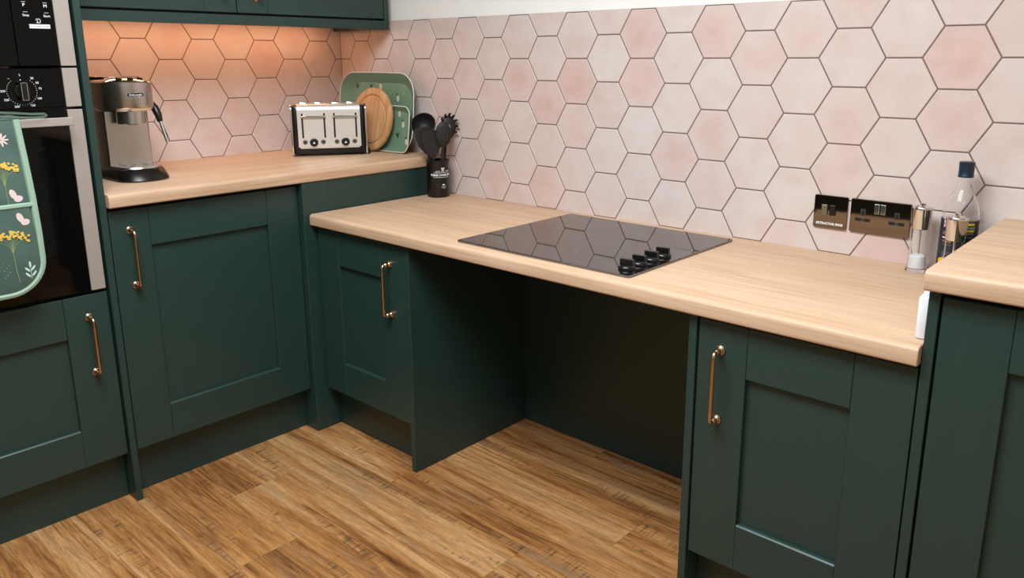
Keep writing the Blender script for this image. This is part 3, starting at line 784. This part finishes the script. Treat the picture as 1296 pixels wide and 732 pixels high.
for sx in (-1, 1):
    for sy in (-1, 1): tl('foot', lathe(bmesh.new(), [(.010, 0), (.011, .008)], 14, Matrix.Translation((sx*(hw-.03), sy*(hd-.025), 0))), 'bplastic')
tl('power_cable', tube(bmesh.new(), [(hw-.002, hd-.03, .024), (hw+.006, hd-.034, .016), (hw+.011, hd-.044, .007), (hw+.012, hd-.06, .0045), (hw+.006, hd-.075, .0045)], .0035, 8), 'bplastic')

# ------------------------------------------------------------------ trays and board in the corner
def superell(w, h, n, r, bow=0.0, m=10):
    """rounded rectangle centred at 0 with slightly bowed sides"""
    pts = rrect(-w/2, w/2, -h/2, h/2, r, 6); out = []
    for i, p in enumerate(pts):
        q = pts[(i+1) % len(pts)]; d = math.hypot(q[0]-p[0], q[1]-p[1]); k = max(1, int(d/.03))
        for j in range(k): out.append((p[0]+(q[0]-p[0])*j/k, p[1]+(q[1]-p[1])*j/k))
    return [(x*(1+bow*(1-(2*y/h)**2)), y*(1+bow*.7*(1-(2*x/w)**2))) for x, y in out]
def tray(label, w, h, rim, depth, loc, lean, rotz, motifs, r, wave=0):
    th = thing('serving_tray', label, 'tray', loc, rotz)
    out = superell(w, h, 0, r, .03); inn = [(x*(w-2*rim)/w, y*(h-2*rim)/h) for x, y in out]
    L = Matrix.Translation((0, 0, h/2*math.cos(lean)*1.022)) @ Matrix.Rotation(-lean, 4, 'X')
    bm = bmesh.new(); t = .003
    def ring(pts, y): return [bm.verts.new((p[0], y(p) if callable(y) else y, p[1])) for p in pts]
    dep = lambda p: -depth*(1+wave*math.cos(2*math.pi*p[1]/h*1.0))
    a = ring(inn, 0); b = ring(out, dep); b2 = ring([(x*1.012, y*1.012) for x, y in out], lambda p: dep(p)+.001); a2 = ring(inn, t)
    n = len(out)
    for A, B in ((a, b), (b, b2), (b2, a2)):
        for k in range(n): bm.faces.new((A[k], A[(k+1) % n], B[(k+1) % n], B[k]))
    bm.faces.new(a); bm.faces.new(a2[::-1])
    bmesh.ops.transform(bm, matrix=L, verts=bm.verts)
    o = obj('dish', bm, 'ltray', th, world=False, smooth=True, sharp=22)
    bm = bmesh.new(); pts = [(x*1.008, dep((x, y)), y*1.008) for x, y in out]; tube(bm, pts+[pts[0]], .0022, 6, caps=False)
    bmesh.ops.transform(bm, matrix=L, verts=bm.verts); obj('edge', bm, 'trayedge', th, world=False, smooth=True)
    cr, dk = bmesh.new(), bmesh.new(); rnd = random.Random(len(motifs))
    for k, (mx, mz) in enumerate(motifs):
        rot = rnd.uniform(-25, 25)
        def e2(bm_, x, z, rx, rz, ro): 
            t_ = bmesh.new(); lathe(t_, [(1, 0), (1, .0004)], 12); merge(bm_, t_, Matrix.Translation((x, -.0002, z)) @ FY @ Matrix.Rotation(R(ro), 4, 'Z') @ Matrix.Diagonal((rx, rz, 1, 1)))
        if k % 2 == 0:
            e2(cr, mx, mz, .008, .013, rot); e2(dk, mx-.004, mz+.014, .004, .006, rot)
        else:
            for q in (-35, 0, 35): e2(dk, mx+.006*math.sin(R(-q)), mz+.008*math.cos(R(q)), .003, .012, q+rot)
        e2(cr, mx+.035, mz+.02, .0022, .0022, 0)
    for bm_, m_, nm in ((cr, 'cream', 'bird_print'), (dk, 'dleaf', 'leaf_print')):
        bmesh.ops.transform(bm_, matrix=L, verts=bm_.verts); obj(nm, bm_, m_, o, world=False)['kind'] = 'stuff'
    return th
ta = tray('large sage green tray leaning upright behind the chopping board', .452, .295, .036, .026, (.283, -.030, ZH+.001), R(5), 0,
          [(-.11, .04), (-.06, .09), (.0, .1), (.03, .055), (.11, .055), (.07, -.005), (.15, .0), (-.15, .09), (.11, -.06), (.03, -.03), (-.14, -.02)], .075, .0)
tb_ = tray('small sage green tray in front of the large tray', .215, .172, .018, .014, (.402, -.064, ZH+.0035), R(7), 0, [(.06, .02), (.03, -.03), (.085, -.045), (-.02, .05), (.035, .06)], .03)
cbd = thing('chopping_board', 'round wooden chopping board leaning between the toaster and green trays', 'chopping board', (.306, -.090, ZH+.0025), 0)
rb2 = .124; ln = R(10)
Lb = Matrix.Translation((0, 0, rb2*math.cos(ln))) @ Matrix.Rotation(-ln, 4, 'X')
bm = lathe(bmesh.new(), [(rb2-.006, -.009), (rb2-.002, -.0075), (rb2, -.004), (rb2, .004), (rb2-.002, .0075), (rb2-.006, .009), (rb2*.80, .009), (rb2*.78, .0065), (rb2*.75, .0065), (rb2*.73, .009)], 56, FY)
bmesh.ops.transform(bm, matrix=Lb, verts=bm.verts)
obj('disc', bm, 'beech', cbd, world=False, smooth=True)
bm = lathe(bmesh.new(), [(rb2*.778, .0068), (rb2*.752, .0068)], 56, FY, cap=False); bmesh.ops.transform(bm, matrix=Lb, verts=bm.verts)
obj('groove', bm, 'boardgroove', cbd, world=False)

# ------------------------------------------------------------------ utensil pot and utensils
ux, uy = .673, -.080
up_ = thing('utensil_pot', 'black cylindrical utensil pot with white lettering in the corner', 'pot', (ux, uy, ZL+.0005))
pr_, ph = .0415, .137
obj('pot', lathe(bmesh.new(), [(.0385, 0), (.0405, .002), (pr_, .006), (pr_, ph-.012), (pr_+.0012, ph-.010), (pr_+.0012, ph-.001), (pr_, ph), (pr_-.003, ph), (pr_-.003, .006), (.001, .0055)], 40), 'bsat', up_, world=False, smooth=True)
def wrapz(bm, rad, a0, z):
    for v in bm.verts:
        a = a0+v.co.x/rad; d = v.co.z; v.co = Vector(((rad+d)*math.cos(a), (rad+d)*math.sin(a), z+v.co.y))
    return bm
vd = math.atan2(-2.055-uy, 2.864-ux)+R(12)
pt = bmesh.new()
merge(pt, wrapz(text_bm('THINK COOK SERVE', .0098, .0002, bold=.0004), pr_+.0003, vd+R(12), .0835))
for h, w in ((.0925, .062), (.0755, .062)):
    t = bmesh.new()
    for k in range(10): bx(t, -w/2+w*k/10, -w/2+w*(k+1)/10, -.0006, .0006, 0, .0002)
    merge(pt, wrapz(t, pr_+.0003, vd+R(8), h))
merge(pt, wrapz(text_bm('good', .008, .0002), pr_+.0003, vd-R(12), .098))
merge(pt, wrapz(text_bm('food', .008, .0002), pr_+.0003, vd+R(42), .098))
t = bmesh.new()
for s in (-1, 1):
    tt = box(-.0012, .0012, -.009, .009, 0, .0002); bx(tt, -.0024, .0024, .004, .009, 0, .0002); merge(t, tt, Matrix.Rotation(R(38*s), 4, 'Z'))
merge(pt, wrapz(t, pr_+.0003, vd+R(14), .103))
t = bmesh.new(); 
for s in (-1, 1): tt = bmesh.new(); lathe(tt, [(1, 0), (1, .0002)], 10); merge(t, tt, Matrix.Translation((s*.002, 0, 0)) @ Matrix.Diagonal((.0032, .0022, 1, 1)))
merge(pt, wrapz(t, pr_+.0003, vd+R(17), .048))
merge(pt, wrapz(text_bm('MADE TO', .0042, .0002), pr_+.0003, vd+R(17), .0405)); merge(pt, wrapz(text_bm('COOK', .0042, .0002), pr_+.0003, vd+R(17), .0355))
obj('lettering', pt, 'white', up_, world=False)['kind'] = 'stuff'

vx = Vector((math.cos(vd), math.sin(vd), 0)); side = Vector((-vx.y, vx.x, 0))   # side: to the right in the photograph
def utensil(name, label, base, top, headf, hr=.006):
    """base/top: (side, toward viewer, height above worktop)"""
    def P(q): return Vector((ux, uy, ZL))+side*q[0]+vx*q[1]+Vector((0, 0, q[2]))
    b, t_ = P(base), P(top)
    th = thing(name, label, 'utensil', tuple(b), 0, 'black nylon utensils in the pot')
    o = obj('shaft', tube(bmesh.new(), [b, b.lerp(t_, .5), b.lerp(t_, .85), t_], [hr, hr, hr*.85, hr*.7], 8), 'bmatt', th, smooth=True)
    zax = (t_-b).normalized(); yax = -(vx-zax*vx.dot(zax)).normalized(); xax = yax.cross(zax)
    F = Matrix.Translation(t_) @ Matrix((xax, yax, zax)).transposed().to_4x4()
    headf(th, F)
    return th
def ellipsoid(bm, rx, ry, rz, c=(0, 0, 0), u=16, v=10):
    t = bmesh.new(); bmesh.ops.create_uvsphere(t, u_segments=u, v_segments=v, radius=1)
    merge(bm, t, Matrix.Translation(c) @ Matrix.Diagonal((rx, ry, rz, 1))); return bm
def blade(bm, pts, th, mtx=None):
    """flat head outline (x,z), thickness th along y, slightly dished"""
    t = prism(bmesh.new(), pts, -th/2, th/2, 'y', bev=th*.3, seg=1)
    merge(bm, t, mtx); return bm
def spoon_outline(w, h, n=20): return [(w*math.sin(2*math.pi*k/n)*(1-.12*math.cos(2*math.pi*k/n)), h*.5-h*.5*math.cos(2*math.pi*k/n)) for k in range(n)]
def h_ladle(th, F):
    bm = bmesh.new(); n = 24
    prof = [(.046*math.sin(R(a)), -.046*math.cos(R(a))) for a in range(6, 91, 12)]+[(.0465, .002), (.044, .002)]+[(.043*math.sin(R(a)), -.043*math.cos(R(a))) for a in range(88, 5, -12)]
    lathe(bm, prof, n, Matrix.Translation((-.004, -.01, .045)) @ Matrix.Rotation(R(58), 4, 'X') @ Matrix.Rotation(R(-14), 4, 'Y'))
    bmesh.ops.transform(bm, matrix=F, verts=bm.verts); obj('bowl', bm, 'bmatt', th, smooth=True)
def h_turner(th, F):
    bm = blade(bmesh.new(), [(-.010, -.01), (.010, -.01), (.030, .022), (.034, .06), (.031, .082), (.02, .088), (-.02, .088), (-.031, .082), (-.034, .06), (-.030, .022)], .004)
    bmesh.ops.transform(bm, matrix=F, verts=bm.verts); obj('blade', bm, 'bmatt', th, smooth=True)
def h_spoon(th, F, slots=False):
    bm = bmesh.new(); ellipsoid(bm, .030, .009, .048, (0, 0, .042))
    bmesh.ops.transform(bm, matrix=F, verts=bm.verts); o = obj('bowl', bm, 'bmatt', th, smooth=True)
    if slots:
        for sx in (-.012, 0, .012):
            t = prism(bmesh.new(), rrect(sx-.002, sx+.002, .022, .062, .0018), -.0105, -.0085, 'y'); bmesh.ops.transform(t, matrix=F, verts=t.verts); obj('slot', t, 'dkgrey', o)
def h_server(th, F):
    bm = bmesh.new(); ellipsoid(bm, .030, .010, .045, (0, 0, .040))
    for k in range(9):
        a = R(-110+27.5*k); tube(bm, [(.026*math.sin(a), -.003, .042+.040*math.cos(a)), (.033*math.sin(a), -.010, .044+.047*math.cos(a)), (.034*math.sin(a), -.022, .045+.048*math.cos(a))], [.005, .0045, .003], 6)
    bmesh.ops.transform(bm, matrix=F, verts=bm.verts); o = obj('toothed_bowl', bm, 'bmatt', th, smooth=True)
    t = lathe(bmesh.new(), [(.008, 0), (.008, .001)], 14, Matrix.Translation((0, -.0105, .045)) @ FY); bmesh.ops.transform(t, matrix=F, verts=t.verts); obj('centre_hole', t, 'greyprint', o)
utensil('ladle', 'black ladle with round bowl at the back left of the pot', (-.004, -.010, .012), (-.034, -.031, .222), h_ladle)
utensil('turner', 'broad black turner upright at the front left of the pot', (-.004, .014, .012), (-.021, .022, .158), h_turner)
utensil('turner', 'black turner leaning left between the ladle and front turner', (-.006, .003, .012), (-.037, .007, .172), h_turner)
utensil('slotted_spoon', 'black slotted spoon in the middle of the utensil pot', (.006, .020, .012), (.014, .032, .190), lambda th, F: h_spoon(th, F, True))
utensil('pasta_server', 'black toothed pasta server at the right of the pot', (.010, -.004, .012), (.038, -.010, .212), h_server)

# ------------------------------------------------------------------ mills, bottle, white box
def mill(label, x, y, fill, fm):
    th = thing('pepper_mill' if fm == 'pepper' else 'salt_mill', label, 'mill', (x, y, ZL+.0005))
    def a(n, bm, m, par=th): return obj(n, bm, m, par, world=False, smooth=True)
    a('glass_body', lathe(bmesh.new(), [(.0235, 0), (.0245, .002), (.0245, .008), (.0215, .02), (.0195, .06), (.019, .105), (.0175, .105), (.018, .06), (.0195, .02), (.021, .010), (.002, .008)], 32), 'glass')
    a(fm, lathe(bmesh.new(), [(.004, .0086), (.019, .0105), (.0192, .018), (.0178, fill-.004), (.012, fill), (.003, fill+.002)], 24), fm)
    a('spindle', lathe(bmesh.new(), [(.0025, fill+.003), (.0025, .106)], 10), 'steel_v')
    a('cap', lathe(bmesh.new(), [(.0185, .1045), (.0195, .1055), (.0225, .152), (.0228, .1555), (.0215, .1575), (.005, .158)], 36), 'chrome')
    a('finial', lathe(bmesh.new(), [(.0045, .158), (.0045, .160), (.0062, .162), (.0062, .166), (.004, .1675)], 18), 'chrome')
    return th
mill('clear salt mill with chrome top beside the double socket', 2.342, -.056, .042, 'salt')
mill('chrome topped pepper mill in front of the oil bottle', 2.436, -.137, .07, 'pepper')

bt = thing('oil_bottle', 'clear glass oil bottle with navy cap and dark label', 'bottle', (2.424, -.058, ZL+.0005))
def bo(n, bm, m, par=bt, smooth=True): return obj(n, bm, m, par, world=False, smooth=smooth)
br = .0385
outer = [(.034, 0), (br-.001, .004), (br, .012), (br, .145), (br-.001, .160), (br-.006, .178), (.026, .194), (.0175, .206), (.0145, .218), (.0138, .250)]
inner = [(.0118, .250), (.0122, .218), (.015, .206), (.0235, .193), (br-.0085, .177), (br-.0035, .160), (br-.0025, .145), (br-.0025, .014), (.030, .007), (.002, .009)]
bo('glass_body', lathe(bmesh.new(), outer+inner, 40), 'glass')
bo('cap', lathe(bmesh.new(), [(.0155, .236), (.0165, .237), (.0165, .240), (.0158, .241), (.0160, .262), (.0165, .263), (.0163, .270), (.0150, .271)], 32), 'capblue')
bv = math.atan2(-2.055+.058, 2.864-2.424)
def bwrap(bm, off=0.0): return wrapz(bm, br+.0004+off, bv, 0)
def patch(x0, x1, z0, z1, d=.0002):
    bm = bmesh.new(); n = max(1, int((x1-x0)/.004))
    for k in range(n): bx(bm, x0+(x1-x0)*k/n, x0+(x1-x0)*(k+1)/n, z0, z1, 0, d)
    return bm
lb = bo('label', bwrap(patch(-.065, .065, .020, .141)), 'navy', smooth=False)
def lab(n, bm, m, off=.0003): return bo(n, bwrap(bm, off), m, lb, smooth=False)
y_ = bmesh.new(); 
for a in ((.002, .034, .131, .1355), (.006, .034, .116, .1205)): merge(y_, patch(*a))
for k in range(9):
    rnd = random.Random(k); t = bmesh.new(); lathe(t, [(rnd.uniform(.006, .009), 0), (.004, .0003)], 10); merge(y_, t, Matrix.Translation((-.036+.0055*k % .03, .026+.02*rnd.random(), 0)))
merge(y_, patch(-.038, -.006, .022, .036))
lab('yellow_print', y_, 'lyellow')['kind'] = 'stuff'
g_ = bmesh.new()
for a in ((.002, .036, .1375, .1385), (.002, .036, .122, .1285), (.006, .034, .110, .114), (.012, .0135, .06, .105), (.030, .0315, .06, .105), (.012, .0315, .058, .060), (.012, .0315, .103, .105)): merge(g_, patch(*a))
for z in (.052, .056, .06, .064, .082): merge(g_, patch(-.034, -.012, z, z+.0012))
lab('grey_print', g_, 'lgrey')['kind'] = 'stuff'
b2 = bmesh.new()
for a in ((-.036, -.012, .105, .113), (-.034, -.014, .088, .093)): merge(b2, patch(*a))
lab('brown_print', b2, 'lbrown')['kind'] = 'stuff'; lab('white_print', patch(-.036, -.012, .0975, .1), 'white')
# small union flag on the label
fx0, fx1, fz0, fz1 = -.036, -.0165, .123, .139; fcx, fcz = (fx0+fx1)/2, (fz0+fz1)/2
lab('flag_field', patch(fx0, fx1, fz0, fz1), 'flagblue', .0004)
wf_ = bmesh.new(); rf_ = bmesh.new(); dg = math.atan2(fz1-fz0, fx1-fx0); dl = math.hypot(fx1-fx0, fz1-fz0)
for s in (-1, 1):
    merge(wf_, patch(-dl/2, dl/2, -.0016, .0016), Matrix.Translation((fcx, fcz, 0)) @ Matrix.Rotation(s*dg, 4, 'Z'))
    merge(rf_, patch(-dl/2, dl/2, -.0006, .0006), Matrix.Translation((fcx, fcz, 0)) @ Matrix.Rotation(s*dg, 4, 'Z'))
merge(wf_, patch(fx0, fx1, fcz-.0030, fcz+.0030)); merge(wf_, patch(fcx-.0030, fcx+.0030, fz0, fz1))
merge(rf_, patch(fx0, fx1, fcz-.0018, fcz+.0018)); merge(rf_, patch(fcx-.0018, fcx+.0018, fz0, fz1))
lab('flag_white', wf_, 'white', .0006); lab('flag_red', rf_, 'flagred', .0009)

wbx = thing('plastic_holder', 'small white plastic box against the end panel of the raised cabinet', 'box', (2.4935, -.515, ZL+.0005))
obj('case', prism(bmesh.new(), rrect(2.4825, 2.5035, -.556, -.47, .006), ZL+.0006, ZL+.081, 'z', bev=.004), 'wplastic', wbx, smooth=True)
obj('lid', prism(bmesh.new(), [(2.487, ZL+.0815), (2.5035, ZL+.0815), (2.5035, ZL+.104), (2.498, ZL+.102), (2.489, ZL+.092)], -.548, -.475, 'y', bev=.0012), 'wplastic', wbx, smooth=True)
